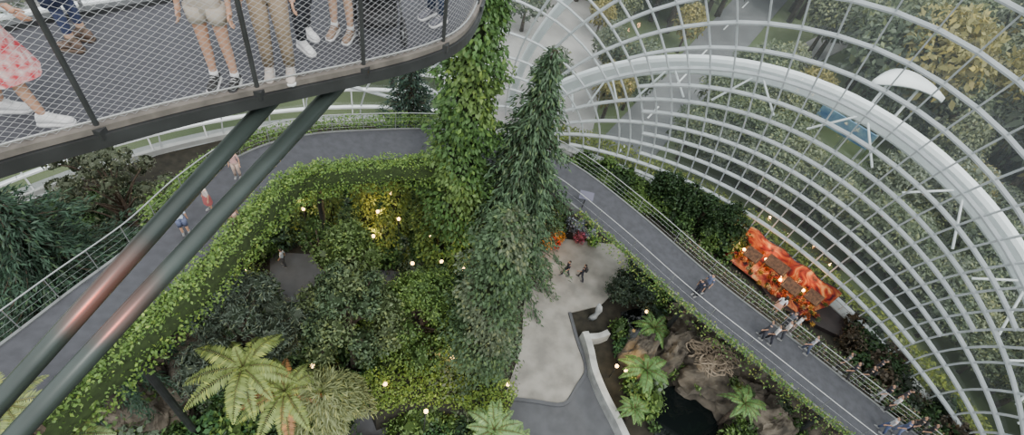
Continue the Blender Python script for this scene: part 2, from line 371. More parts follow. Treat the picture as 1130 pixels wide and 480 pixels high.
mb=MB(); c=G(652,352,0); MS=mat('pale_stone',(.30,.32,.33),.5,0,.3,3)
mb.loft([[c+Vector((r*math.cos(t)+.2*math.sin(z*1.6),r*.6*math.sin(t),z)) for t in np.linspace(0,6.283,13)[:-1]] for z,r in((0,.22),(.3,.24),(.8,.15),(1.2,.24),(1.6,.2),(1.9,.07))],MS); mb.obj('stone_sculpture',True)
# ------------------------------------------------------------------ big vegetation
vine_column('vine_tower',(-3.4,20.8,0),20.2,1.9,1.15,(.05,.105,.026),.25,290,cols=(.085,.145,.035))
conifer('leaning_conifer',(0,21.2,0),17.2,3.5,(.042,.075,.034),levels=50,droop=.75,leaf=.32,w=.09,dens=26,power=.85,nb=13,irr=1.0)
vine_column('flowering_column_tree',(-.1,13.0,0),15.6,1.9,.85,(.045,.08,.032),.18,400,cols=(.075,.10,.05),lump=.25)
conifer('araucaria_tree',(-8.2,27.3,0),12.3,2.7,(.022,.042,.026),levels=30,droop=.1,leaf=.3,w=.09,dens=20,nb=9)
tc=G(42,285,9); conifer('dark_pine',(tc.x,tc.y,0),12.5,5.0,(.02,.042,.022),levels=36,droop=.3,leaf=.30,w=.07,dens=28,power=.6,nb=14,irr=.9)
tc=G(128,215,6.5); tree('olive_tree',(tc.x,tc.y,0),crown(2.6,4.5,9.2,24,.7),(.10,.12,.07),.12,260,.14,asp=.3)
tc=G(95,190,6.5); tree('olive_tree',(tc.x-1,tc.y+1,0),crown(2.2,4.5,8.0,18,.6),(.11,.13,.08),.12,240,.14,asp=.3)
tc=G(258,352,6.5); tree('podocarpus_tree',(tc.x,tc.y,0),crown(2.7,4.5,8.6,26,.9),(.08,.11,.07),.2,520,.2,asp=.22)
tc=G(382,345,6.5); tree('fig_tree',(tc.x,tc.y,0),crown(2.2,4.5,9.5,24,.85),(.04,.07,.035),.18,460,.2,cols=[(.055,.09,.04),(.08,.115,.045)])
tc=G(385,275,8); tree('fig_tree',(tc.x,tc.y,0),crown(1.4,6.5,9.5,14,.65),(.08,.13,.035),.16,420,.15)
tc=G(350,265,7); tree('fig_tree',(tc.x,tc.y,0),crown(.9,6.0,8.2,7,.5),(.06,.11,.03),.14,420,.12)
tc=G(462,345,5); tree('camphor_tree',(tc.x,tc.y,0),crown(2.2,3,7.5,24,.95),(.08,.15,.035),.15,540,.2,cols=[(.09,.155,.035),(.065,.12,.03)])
tc=G(505,330,3); tree('shade_tree',(tc.x,tc.y,0),crown(1.8,2.5,5,14,.9),(.035,.07,.025),.18,400,.2)
for x,y,h,c in((405,262,8.0,(.13,.175,.035)),(368,262,7.5,(.08,.13,.035)),(437,262,7,(.11,.165,.035)),(342,255,7,(.05,.09,.025)),(465,275,6.5,(.06,.11,.03)),(388,285,4.5,(.05,.09,.03)),(425,280,4,(.12,.16,.03)),(603,252,6.6,(.055,.11,.03)),(583,262,6,(.05,.09,.025))):
    b=G(x,y,0); vine_column('vine_clad_column',b,h,.8,.6,c,.2,220)
for x,y,z,r in((268,405,7.5,2.6),(314,432,6.6,2.2)):
    c=G(x,y,z); fern('tree_fern',c,r,14,(.17,.23,.06),trunk=z-.1,el=.45,droop=.6,w=.17,extra=(.26,.14,.05) if x>300 else None)
for x,y,z,r,cl in((6,448,15.6,1.3,(.15,.19,.06)),(68,486,12,1.6,(.15,.21,.07)),(545,474,6,1.7,(.14,.24,.08)),(565,500,6,1.6,(.13,.22,.07))):
    c=G(x,y,z); fern('tree_fern',c,r,13,cl,trunk=z-.1,el=.5,droop=.5,w=.17)
for x,y,z,r in((722,362,2.2,1.6),(714,408,2.4,1.9),(700,450,1.7,1.2),(822,445,3.2,1.5),(706,322,1,1.1)):
    c=G(x,y,z); fern('ground_fern',c,r,15,(.09,.18,.05),trunk=z-.05,el=.6,droop=.6,w=.16)
f=Fol(); c=np.array(G(356,440,6.3)); f.wood.tube([Vector((c[0],c[1],0)),Vector(c)],.15,BARK,8); n=4600
az=rng.random(n)*6.283; r=np.sqrt(rng.random(n))*1.7*(1+.2*np.sin(az*3)+.12*np.sin(az*7)); d=np.stack([np.cos(az),np.sin(az),0*az],1); p=c+d*r[:,None]; p[:,2]+=.5-.42*r*r+rng.normal(size=n)*.2
f.leaves(p,d*.5+np.stack([0*r,0*r,-.35*r-.25],1)+rng.normal(size=(n,3))*.35,np.array([0,0,1.])+d*.3+rng.normal(size=(n,3))*.3,.42,.05,f.cols(n,(.14,.17,.065),.4)); f.obj('weeping_grass_tree')
P=spline(G2([(408,436),(440,424),(480,422),(525,430),(562,450)],3.0),6); hedge('box_hedge',P,laterals(P),-1.1,1.1,1.2,(.12,.19,.035),dens=200,leaf=.15,col2=(.08,.14,.025),z=-.8)
mb=MB(); sweep(mb,P,laterals(P),[(-.8,-3.0),(.8,-3.0),(.8,-.5),(-.8,-.5)],SOIL); mb.obj('planting_bank')
def inpoly(p,poly):
    c=False; j=len(poly)-1
    for i in range(len(poly)):
        a,b=poly[i],poly[j]
        if (a[1]>p[1])!=(b[1]>p[1]) and p[0]<(b[0]-a[0])*(p[1]-a[1])/(b[1]-a[1])+a[0]: c=not c
        j=i
    return c
def carpet(name,poly,n,pal,rr=(.5,1.2),excl=[],leaf=.2,z=.4,dens=330):
    f=Fol(); xs=[p[0] for p in poly]; ys=[p[1] for p in poly]; k=0; tries=0
    while k<n and tries<n*30:
        tries+=1; p=(random.uniform(min(xs),max(xs)),random.uniform(min(ys),max(ys)))
        if not inpoly(p,poly) or any(inpoly(p,e) for e in excl): continue
        r=random.uniform(*rr); col=random.choice(pal); k+=1
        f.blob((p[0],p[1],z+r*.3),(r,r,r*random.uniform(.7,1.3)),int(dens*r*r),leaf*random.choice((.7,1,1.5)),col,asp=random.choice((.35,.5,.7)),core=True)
    return f.obj(name)
PAL=[G_DARK,G_MID,G_MID,G_MID,G_BRI,(.07,.12,.035),(.035,.07,.035),(.13,.17,.035),(.10,.14,.08),(.05,.12,.04)]
ex=[G2([(294,274),(358,278),(360,362),(292,365)]),G2([(350,292),(450,296),(450,328),(350,322)]),G2([(160,380),(235,376),(226,452),(140,452)]),G2([(380,450),(432,440),(450,500),(376,500)])]
carpet('understorey_planting',G2([(100,480),(150,400),(215,330),(300,255),(340,215),(470,190),(590,205),(586,258),(566,300),(552,380),(540,436),(545,500),(430,520),(200,520)]),430,PAL,excl=ex)
ex2=[G2([(720,425),(774,418),(797,470),(788,505),(720,505)]),G2([(684,340),(717,335),(723,395),(688,408)]),G2([(745,365),(795,345),(885,415),(905,465),(820,470),(770,425)])]
carpet('rock_garden_planting',G2([(668,350),(712,295),(730,288),(830,365),(940,460),(920,500),(720,500),(690,425)]),130,PAL+[G_BRI],rr=(.3,.75),excl=ex2)
carpet('rock_plants',G2([(745,355),(795,340),(890,410),(910,470),(820,475),(765,425)],1.9),34,PAL,rr=(.2,.5),z=1.9,leaf=.15)
carpet('perimeter_planting',G2([(590,205),(640,180),(745,214),(825,264),(800,290),(720,240),(640,210)]),80,[G_MID,G_DARK,G_BRI],rr=(.5,1.1))
carpet('perimeter_planting',G2([(915,360),(955,360),(1030,440),(1070,520),(1020,520),(960,440)]),70,[G_DARK,(.035,.05,.03),(.06,.05,.03)],rr=(.5,.9))
carpet('perimeter_planting',G2([(-150,350),(0,250),(130,215),(300,190),(520,155),(560,170),(300,205),(170,260),(0,400),(-100,450)]),190,[G_DARK,G_MID,(.05,.07,.035)],rr=(.6,1.1),dens=200)
carpet('plaza_shrubs',G2([(600,258),(596,235),(660,240),(695,262),(690,268)]),30,[G_MID,G_DARK,(.08,.12,.06),(.2,.23,.24)],rr=(.25,.5),leaf=.14)
for x,y in((690,312),(704,302),(676,334),(698,340)):
    c=G(x,y,0); tree('plaza_tree',c,crown(.9,.8,2.4,9,.5),(.055,.085,.05),.14,420,.08)
for x,y in((745,240),(725,228),(765,252),(790,262)):
    c=G(x,y,0); tree('perimeter_tree',c,crown(1.3,1.2,3.4,10,.7),G_DARK,.2,360,.1)
f=Fol()
for x,y,cl in((608,262,(.6,.10,.02)),(617,262,(.6,.26,.03)),(612,268,(.4,.05,.02)),(640,262,(.3,.08,.10)),(652,258,(.28,.30,.32)),(655,266,(.12,.25,.04)),(604,268,(.7,.3,.02))):
    f.blob(G(x,y,.5),(.45,.45,.4),160,.14,cl)
f.obj('flower_bed')
ring2=[shell(-20+60*k/60,0,1.6) for k in range(61)]; hedge('outdoor_hedge',ring2,[Vector((p.x,p.y,0)).normalized() for p in ring2],-.8,1.4,.9,(.17,.22,.04),dens=60,leaf=.28,z=-.4)
# ------------------------------------------------------------------ autumn display
root=bpy.data.objects.new('autumn_display',None); sc.collection.objects.link(root)
mb=MB(); mb.poly(G2([(804,268),(832,256),(952,346),(924,374),(850,338)]),0,.35,mat('stage_dark',(.022,.016,.016),.5,0,.2,2)); mb.obj('stage',parent=root)
mb=MB(); a=G(816,266,.35); b=G(912,340,.35); d=(b-a).normalized(); nb_=Vector((-d.y,d.x,0)); 
if nb_.dot(a)>0: nb_=-nb_
def artmat():
    m=bpy.data.materials.new('mural_art'); m.use_nodes=True; nt=m.node_tree; b_=nt.nodes['Principled BSDF']; tc=nt.nodes.new('ShaderNodeTexCoord'); v=nt.nodes.new('ShaderNodeTexNoise'); v.inputs['Scale'].default_value=.9; v.inputs['Detail'].default_value=8; v.inputs['Distortion'].default_value=2.0
    r=nt.nodes.new('ShaderNodeValToRGB'); e=r.color_ramp.elements; e[0].position=.34; e[0].color=(.03,.012,.03,1); e[1].position=.70; e[1].color=(.55,.42,.22,1); k=e.new(.45); k.color=(.20,.025,.03,1); k=e.new(.56); k.color=(.38,.11,.04,1)
    nt.links.new(tc.outputs['Object'],v.inputs['Vector']); nt.links.new(v.outputs['Fac'],r.inputs['Fac']); nt.links.new(r.outputs[0],b_.inputs['Base Color']); return m
ART=artmat()
N_=24; bk=-nb_*.1
def top(k): return 1.5+.12*math.sin(k*.9)
for k in range(N_):     # single continuous printed backdrop, gently curved top
    q0=a+(b-a)*(k/N_)-nb_*.3; q1=a+(b-a)*((k+1)/N_)-nb_*.3; h0,h1=top(k),top(k+1)
    mb.add([q0,q1,q1+Vector((0,0,h1)),q0+Vector((0,0,h0)),q0+bk,q1+bk,q1+bk+Vector((0,0,h1)),q0+bk+Vector((0,0,h0))],[(0,1,2,3),(7,6,5,4),(3,2,6,7)],ART)
mb.poly([a-nb_*.2,b-nb_*.2,b+nb_*2.3-d*1.0,a+nb_*2.4],.35,.40,ART)
mb.obj('mural_backdrop',parent=root)
WOOD=mat('warm_timber',(.40,.20,.07),.6,0,.3,4); THATCH=mat('dark_tile_roof',(.13,.06,.03),.8,0,.4,6); mb=MB()
for t,sw,wo in((.20,.45,1.5),(.42,.7,1.0),(.64,.5,1.7),(.84,.4,1.1)):
    c=a+(b-a)*t+nb_*wo; hh=.9+sw*.6
    for s1 in(-sw,sw):
        for s2 in(-.4,.4): mb.tube([c+d*s1+nb_*s2,c+d*s1+nb_*s2+Vector((0,0,hh))],.05,WOOD,6)
        mb.tube([c+d*s1-nb_*.5+Vector((0,0,hh)),c+d*s1+Vector((0,0,hh+.4)),c+d*s1+nb_*.5+Vector((0,0,hh))],.04,WOOD,6)
        mb.tube([c+d*s1-nb_*.4,c+d*s1+nb_*.4+Vector((0,0,hh))],.03,WOOD,5)
    for sg in(-1,1):
        e0=c+nb_*sg*.62+Vector((0,0,hh-.06)); e1=c+Vector((0,0,hh+.45)); u=d*(sw+.12)
        mb.add([e0-u,e0+u,e1+u,e1-u,e0-u-Vector((0,0,.05)),e0+u-Vector((0,0,.05)),e1+u-Vector((0,0,.05)),e1-u-Vector((0,0,.05))],[(0,1,2,3),(7,6,5,4),(0,4,5,1),(1,5,6,2),(3,7,4,0)],THATCH)
    for k in range(4): mb.tube([c-d*sw-nb_*.4+Vector((0,0,.2+k*.18)),c+d*sw-nb_*.4+Vector((0,0,.2+k*.18))],.025,WOOD,5)
mb.obj('timber_pavilions',parent=root)
f=Fol()
for k in range(110):
    t=rng.random(); w=.0+2.4*rng.random()**.8; c=a+(b-a)*t+nb_*w; f.blob((c.x,c.y,.45+.5*rng.random()**3),(.17,.17,.2),46,.08,[(.45,.10,.02),(.5,.30,.05),(.22,.03,.02),(.08,.14,.04),(.5,.4,.2),(.3,.08,.03)][k%6])
f.obj('autumn_flowers',root)
def light(name,p,e,col,r=.2,parent=None):
    l=bpy.data.lights.new(name,'POINT'); l.energy=e; l.color=col; l.shadow_soft_size=r; o=bpy.data.objects.new(name,l); o.location=p; sc.collection.objects.link(o)
    if parent:o.parent=parent
for t,wo in((.10,1.2),(.31,.6),(.53,1.4),(.74,.8)): light('display_lamp',a+(b-a)*t+nb_*wo+Vector((0,0,.95)),110,(1,.50,.18),.1,root)
light('flower_lamp',G(612,262,2),90,(1,.5,.2))
# ------------------------------------------------------------------ garden lamps
LG=mat('lamp_glow',(1,.7,.3),.4,emis=(1,.62,.22),es=12)
mb=MB()
for t,wo in((.10,1.2),(.31,.6),(.53,1.4),(.74,.8)):
    c=a+(b-a)*t+nb_*wo; mb.tube([c,c+Vector((0,0,.6))],.02,DARK,5); mb.ell(c+Vector((0,0,.68)),(.12,.12,.1),LG,10,6)
mb.obj('display_lanterns',True,root)
for i,(x,y,z) in enumerate([(499,396,3.6),(440,243,3),(412,262,2.5),(487,290,3.5),(511,298,3.5),(475,262,2.5),(520,255,2),(345,405,3.4),(388,385,2.5),(713,345,1.2),(690,410,1.2),(425,425,3),(270,300,2),(455,292,3.2),(560,245,3),(640,235,1.2),(335,232,3),(680,405,1.4),(765,350,1.5),(432,215,4),(417,235,4),(560,425,3),(470,455,4)]):
    c=G(x,y,z); mb=MB(); mb.tube([Vector((c.x,c.y,0)),c],.03,DARK,6)
    mb.loft([[c+Vector((r*math.cos(t),r*math.sin(t),w)) for t in np.linspace(0,6.283,9)[:-1]] for w,r in((0,.04),(.08,.10),(.16,.11),(.24,.05))],LG); mb.obj('garden_lamp',True)
    if i%2==0: light('lamp_light',c+Vector((0,0,.7)),85,(1,.68,.28),.15)
# ------------------------------------------------------------------ upper deck
ZD=26.3
front=[G(x,y,ZD) for x,y in((-230,245),(-110,203),(0,168),(90,144),(200,116),(300,94),(400,73),(465,56),(503,38),(522,12),(532,-25),(540,-80))]
rear=[G(x,y,ZD) for x,y in((-180,90),(-90,62),(0,36),(80,20),(170,5),(250,-10),(320,-30),(370,-50),(400,-75),(415,-100),(425,-130),(430,-170))]
FR=spline(front,6); RE=spline(rear,6); n=len(FR)
mb=MB()
vs=[p for p in FR]+[p for p in RE]; dn=Vector((0,0,-.1)); vs+= [p+dn for p in FR]+[p+dn for p in RE]
fs=[]
for i in range(n-1): fs+=[(i,i+1,n+i+1,n+i),(2*n+i,3*n+i,3*n+i+1,2*n+i+1),(i,2*n+i,2*n+i+1,i+1),(n+i,n+i+1,3*n+i+1,3*n+i)]
mb.add(vs,fs,mat('upper_deck_floor',(.046,.047,.056),.85,0,.1,12,.05))
FL=laterals(FR)
sgn=1 if FL[10].dot(FR[10]-RE[10])>0 else -1
FL=[l*sgn for l in FL]; RL=[-l for l in laterals(RE)]; 
if RL[10].dot(RE[10]-FR[10])<0: RL=[-l for l in RL]
TIM=mat('kerb_timber',(.13,.115,.10),.7,0,.25,6)
sweep(mb,FR,FL,[(-.02,-.02),(.07,-.02),(.07,.045),(-.02,.045)],TIM)
sweep(mb,FR,FL,[(.0,-.17),(.10,-.17),(.10,-.03),(.0,-.03)],DARK)
sweep(mb,RE,RL,[(-.02,-.15),(.08,-.15),(.08,.06),(-.02,.06)],DARK)
root=bpy.data.objects.new('upper_viewing_deck',None); sc.collection.objects.link(root)
mb.obj('deck_slab',parent=root)
mb=MB()
posts=[min(range(n),key=lambda i:(FR[i]-G(x,y,ZD)).length) for x,y in((-180,228),(-60,188),(100,142),(290,97),(405,72),(487,46),(524,5),(536,-50))]
for i in posts:
    p,l=FR[i],FL[i]; mb.tube([p+l*.03+Vector((0,0,-.12)),p+l*.03+Vector((0,0,1.25))],.024,DARK,10); mb.box(p+l*.06+Vector((0,0,-.02)),(.09,.09,.1),DARK)
for i in range(3,n,8):
    p,l=RE[i],RL[i]; mb.tube([p,p+Vector((0,0,1.2))],.02,RAIL,6)
mb.tube([p+l*.03+Vector((0,0,1.25)) for p,l in zip(FR,FL)],.035,RAIL,8)
mb.tube([p+l*.03+Vector((0,0,.09)) for p,l in zip(FR,FL)],.01,RAIL,6)
for w in(1.2,.9,.6,.3): mb.tube([p+Vector((0,0,w)) for p in RE],.03 if w==1.2 else .008,RAIL,6)
mb.obj('railing',parent=root)
cum=[0]
for i in range(n-1): cum.append(cum[-1]+(FR[i+1]-FR[i]).length)
def onfr(s,h):
    s=min(max(s,0),cum[-1]-1e-4); i=int(np.searchsorted(cum,s,side='right')-1); t=(s-cum[i])/(cum[i+1]-cum[i]); return FR[i].lerp(FR[i+1],t)+FL[i].lerp(FL[i+1],t)*.035+Vector((0,0,.06+h))
mb=MB(); NET=mat('net_cable',(.36,.36,.36),.4,.5); sp=.085; k=-20
hs=[1.18*q/6 for q in range(7)]
while k*sp<cum[-1]:
    for sg in(1,-1):
        s0=k*sp+(0 if sg>0 else 1.7); pts=[(s0+sg*h*1.45,h) for h in hs]; pts=[onfr(s,h) for s,h in pts if 0<=s<=cum[-1]]
        if len(pts)>1: mb.tube(pts,.0016,NET,3)
    k+=1
mb.obj('safety_net',parent=root)
TUBE=mat('green_grey_tube',(.04,.052,.047),.35,.2,.15,2)
def dirpt(px,py,k):
    d=R@Vector((px-565,240-py,-F)); return Vector((d.x*k,d.y*k,H+d.z*k))
mb=MB(); 
t1a=G(388,78,26.08); t1b=dirpt(16,482,.0073); t2a=G(312,96,26.08); t2b=dirpt(-8,452,.0076)
for a_,b_ in((t1a,t1b),(t2a,t2b)):
    e=b_+(b_-a_)*.5; mb.tube([a_,e],.088,TUBE,24)
mb.obj('support_struts',True,root)
sp_=bpy.data.lights.new('red_spot','SPOT'); sp_.energy=1000; sp_.color=(1,.10,.04); sp_.spot_size=.5; sp_.spot_blend=1; sp_.shadow_soft_size=.05
so=bpy.data.objects.new('red_spot',sp_); sc.collection.objects.link(so); tgt=t2b.lerp(t2a,.33); so.location=tgt+Vector((1.0,-1.4,1.7)); so.rotation_euler=(tgt-so.location).to_track_quat('-Z','Y').to_euler()
# ------------------------------------------------------------------ people
def cmat(c): return mat('cloth_%02d_%02d_%02d'%tuple(int(k*99) for k in c),c,.8,0,.08,20)
SK=[(.46,.26,.17),(.52,.33,.23),(.30,.16,.10)]
def pattern_mat():
    return mat('floral_red',(.50,.03,.05),.8,0,0,14,0,col2=(.68,.55,.52))
def person(name,loc,yaw,top=(.5,.5,.5),bot=(.05,.05,.07),sk=0,hair=(.02,.015,.01),shoe=(.75,.75,.75),stride=.0,short=0,skirt=0,h=1.7,lean=0,arm=0,bag=None,shcol2=None,topmat=None,sleeve=.9):
    V=[];Rr=[];E=[];lab=[]
    def v(p,r,parent,l):
        V.append(Vector(p)); Rr.append(r); lab.append(l)
        if parent is not None: E.append((parent,len(V)-1))
        return len(V)-1
    pel=v((0,0,.95),(.13,.10),None,'t'); be=v((0,0,1.08),(.12,.09),pel,'t'); ch=v((0,.005,1.24),(.14,.10),be,'t'); uc=v((0,0,1.37),(.115,.085),ch,'t'); ne=v((0,0,1.45),(.05,.05),uc,'n'); hd=v((0,.015,1.53),(.05,.05),ne,'n')
    ank=[]
    for s in(-1,1):
        st=stride*s; hx=.085*s
        a=v((hx,0,.86),(.085,.085),pel,'l'); kn=v((hx*1.05,st*.5+.05*abs(stride)*2,.49),(.055,.055),a,'l'); cf=v((hx*1.1,st*.75-.02,.34),(.052,.052),kn,'l'); an=v((hx*1.15,st-.02,.10),(.034,.034),cf,'l'); ank.append(V[an])
    hands=[]
    for s in(-1,1):
        sw=-stride*s*.9+ (arm if s>0 else arm*.6)
        sh=v((.165*s,0,1.375),(.055,.055),uc,'a'); el=v((.215*s,-.02+sw*.25,1.11),(.04,.04),sh,'a'); wr=v((.215*s+(-.05*s if arm else 0),.03+sw*.9,.88+abs(sw)*.28),(.025,.025),el,'h'); pm=v((.215*s+(-.05*s if arm else 0),.05+sw,.82+abs(sw)*.34),(.034,.034),wr,'h'); hands.append((V[wr].copy(),V[pm].copy(),s))
    upper={'t','n','a','h'}
    V2=[(Matrix.Rotation(-lean,3,'X')@(p-Vector((0,0,.95)))+Vector((0,0,.95))) if lab[i] in upper and i else p for i,p in enumerate(V)]
    rotu=lambda p:(Matrix.Rotation(-lean,3,'X')@(p-Vector((0,0,.95)))+Vector((0,0,.95)))
    me=bpy.data.meshes.new('t'); me.from_pydata(V2,E,[]); ob=bpy.data.objects.new('t',me); sc.collection.objects.link(ob)
    md=ob.modifiers.new('s','SKIN'); md.use_smooth_shade=True
    for i,sv in enumerate(me.skin_vertices[0].data): sv.radius=Rr[i]; sv.use_root=(i==0)
    sb=ob.modifiers.new('u','SUBSURF'); sb.levels=1; sb.render_levels=1
    dg=bpy.context.evaluated_depsgraph_get(); dg.update(); ev=ob.evaluated_get(dg); em=ev.to_mesh()
    vs=[p.co.copy() for p in em.vertices]; fs=[tuple(p.vertices) for p in em.polygons]; ev.to_mesh_clear(); bpy.data.objects.remove(ob)
    skm=mat('skin_%d'%sk,SK[sk],.5); tm=topmat or cmat(top); bm=cmat(bot); hm=mat('hair_%d'%int(hair[0]*100),hair,.5,0,.3,30)
    mb=MB(); mb.v=[tuple(p) for p in vs]; segs=[(V2[a],V2[b],lab[b],a,b) for a,b in E]
    for f_ in fs:
        c=sum((vs[k] for k in f_),Vector())/len(f_); best=None
        for a_,b_,l_,ia,ib in segs:
            ab=b_-a_; t=max(0,min(1,(c-a_).dot(ab)/ab.length_squared)); dd=(c-(a_+ab*t)).length-(Rr[ia][0]*(1-t)+Rr[ib][0]*t)
            if best is None or dd<best[0]: best=(dd,l_,t)
        l_=best[1]
        if l_=='t': m=tm if c.z>.97 or lean>.3 else bm
        elif l_=='n': m=skm
        elif l_=='a': m=tm if best[2]<sleeve else skm
        elif l_=='h': m=skm
        else: m=bm if c.z>short else skm
        mb.f.append(f_); mb.m.append(mb.mi(m))
    hc=rotu(Vector((0,.02,1.595))); Rl=Matrix.Rotation(-lean*.7,3,'X')
    def hf(p,d):
        p=p.copy()
        if d.z<0: p.x*=1-.28*d.z*d.z; p.y*=1-.1*d.z*d.z
        if d.y>.8 and -.45<d.z<.1: p.y+=.02*(1-abs(d.x)*2.2 if abs(d.x)<.45 else 0)
        return Rl@p
    mb.ell(hc,(.072,.092,.112),skm,16,12,hf)
    for s in(-1,1):
        mb.ell(hc+Rl@Vector((.073*s,0,-.005)),(.012,.02,.03),skm,6,4); mb.ell(hc+Rl@Vector((.028*s,.082,.01)),(.011,.008,.007),mat('eye',(.02,.015,.01),.2),6,4)
    mb.ell(hc+Rl@Vector((0,.086,-.055)),(.022,.008,.006),mat('lip',(.4,.14,.12),.4),6,4)
    def hr(p,d):
        p=p.copy()
        if d.y>.35 and d.z<.45: p.y*=.55; p.x*=.9
        if d.z<-.3: p*= .9
        return Rl@p
    mb.ell(hc+Rl@Vector((0,-.018,.022)),(.083,.098,.108),hm,14,10,hr)
    if skirt: mb.ell(hc+Rl@Vector((0,-.07,-.10)),(.07,.045,.15),hm,10,8)
    for wr,pm,s in hands:
        d=(pm-wr).normalized(); sd=Vector((0,1,0))-Vector((0,1,0)).dot(d)*d; sd.normalize(); cu=sd.cross(d)*(-s)
        for k,(o,L) in enumerate(((-.024,.06),(-.008,.073),(.008,.078),(.024,.07))):
            b0=pm+sd*o; pts=[b0,b0+d*(.03+L*.4)+cu*.004,b0+d*(.03+L*.75)+cu*.014,b0+d*(.026+L)+cu*.03]; mb.tube([rotu(p) for p in pts],[.0095,.009,.008,.006],skm,5)
        b0=pm-d*.02+sd*.026; mb.tube([rotu(p) for p in(b0,b0+sd*.022+d*.025,b0+sd*.028+d*.055)],[.012,.0105,.007],skm,5)
    sm=cmat(shoe); so_=cmat(shcol2 or (.6,.6,.6))
    for i,an in enumerate(ank):
        def ringf(y,w,hh,z0):
            return [Vector((an.x+w*math.cos(t),an.y+y,z0+max(0,hh*(.5+.5*math.sin(t)))) ) for t in np.linspace(0,6.283,11)[:-1]]
        mb.loft([ringf(y,w,hh,.022) for y,w,hh in((-.075,.02,.05),(-.06,.036,.10),(-.02,.042,.125),(.03,.042,.11),(.08,.044,.075),(.13,.048,.055),(.17,.042,.045),(.195,.02,.03))],sm)
        mb.loft([[Vector((an.x+w*1.08*a,an.y+y,z)) for a,z in((-1,0),(1,0),(1,.03),(-1,.03))] for y,w in((-.08,.025),(-.06,.04),(.03,.042),(.13,.05),(.175,.044),(.2,.022))],so_)
        for q in range(3): mb.tube([Vector((an.x-.025,an.y+.04+.022*q,.128-.016*q)),Vector((an.x,an.y+.04+.022*q,.136-.016*q)),Vector((an.x+.025,an.y+.04+.022*q,.128-.016*q))],.004,so_,4)
        if not stride and short: mb.tube([Vector((an.x,an.y,.09)),Vector((an.x,an.y,.16))],[.043,.041],so_,10)
    if skirt:
        rr=[(1.02,.125,.10),(.93,.155,.13),(.8,.18,.155),(skirt,.21+.1*abs(stride),.17+abs(stride)*.6)]
        mb.loft([[Vector((a*math.cos(t)*(1+.05*math.sin(6*t)),b*math.sin(t)*(1+.05*math.sin(6*t)),z)) for t in np.linspace(0,6.283,25)[:-1]] for z,a,b in rr],topmat or bm,False)
    elif short:
        for s in(-1,1):
            top_=V2[6 if s<0 else 10]; kn=V2[7 if s<0 else 11]; t=(.88-short)/.39; e=top_.lerp(kn,min(1,t)); mb.tube([top_+Vector((0,0,.03)),top_.lerp(e,.5),e],[.095,.093,.088],bm,14)
    else:
        for s in(-1,1):
            i0=6 if s<0 else 10; mb.tube([V2[i0]+Vector((0,0,.02)),V2[i0+1],V2[i0+2],V2[i0+3]+Vector((0,0,.03))],[.092,.068,.062,.054],bm,12)
    if bag: 
        c=rotu(Vector((0,-.19,1.22))); mb.ell(c,(.14,.09,.2),cmat(bag),12,8)
        for s in(-1,1): mb.tube([rotu(Vector((.1*s,-.14,1.38))),rotu(Vector((.1*s,0,1.445))),rotu(Vector((.1*s,.12,1.33))),rotu(Vector((.1*s,-.1,1.1)))],.015,cmat(bag),5)
    o=mb.obj(name,True); k=h/1.7; o.scale=(k,k,k); o.location=loc; o.rotation_euler=(0,0,yaw); return o
def deckp(px,py,yaw,**k): return person('person',G(px,py,ZD),math.radians(yaw),**k)
deckp(34,130,-65,topmat=pattern_mat(),top=(.6,.05,.05),bot=(.6,.05,.05),skirt=.48,short=.5,stride=.18,sk=0,h=1.7,shoe=(.6,.6,.6))
deckp(88,50,100,top=(.03,.04,.09),bot=(.03,.04,.09),short=.2,sk=1,shoe=(.12,.08,.06),shcol2=(.1,.07,.05))
deckp(250,94,195,top=(.45,.4,.34),bot=(.38,.33,.27),short=.74,sk=0,shoe=(.02,.02,.02),shcol2=(.6,.6,.6),h=1.66)
deckp(310,84,205,top=(.5,.48,.42),bot=(.24,.18,.12),sk=0,shoe=(.42,.37,.33),h=1.75)
deckp(338,47,240,top=(.03,.03,.03),bot=(.02,.022,.03),shoe=(.65,.65,.65),stride=.1,h=1.7)
deckp(378,40,180,top=(.3,.1,.1),bot=(.06,.06,.07),short=.78,sk=1,shoe=(.25,.17,.12),h=1.65)
deckp(480,22,150,top=(.1,.12,.2),bot=(.03,.05,.10),shoe=(.1,.1,.12),h=1.7)
def wz(px,py):
    z=8
    for _ in range(12):
        g=G(px,py,z); k=min(range(len(WC)),key=lambda i:(WC[i].xy-g.xy).length); z=WC[k].z
    return G(px,py,z)
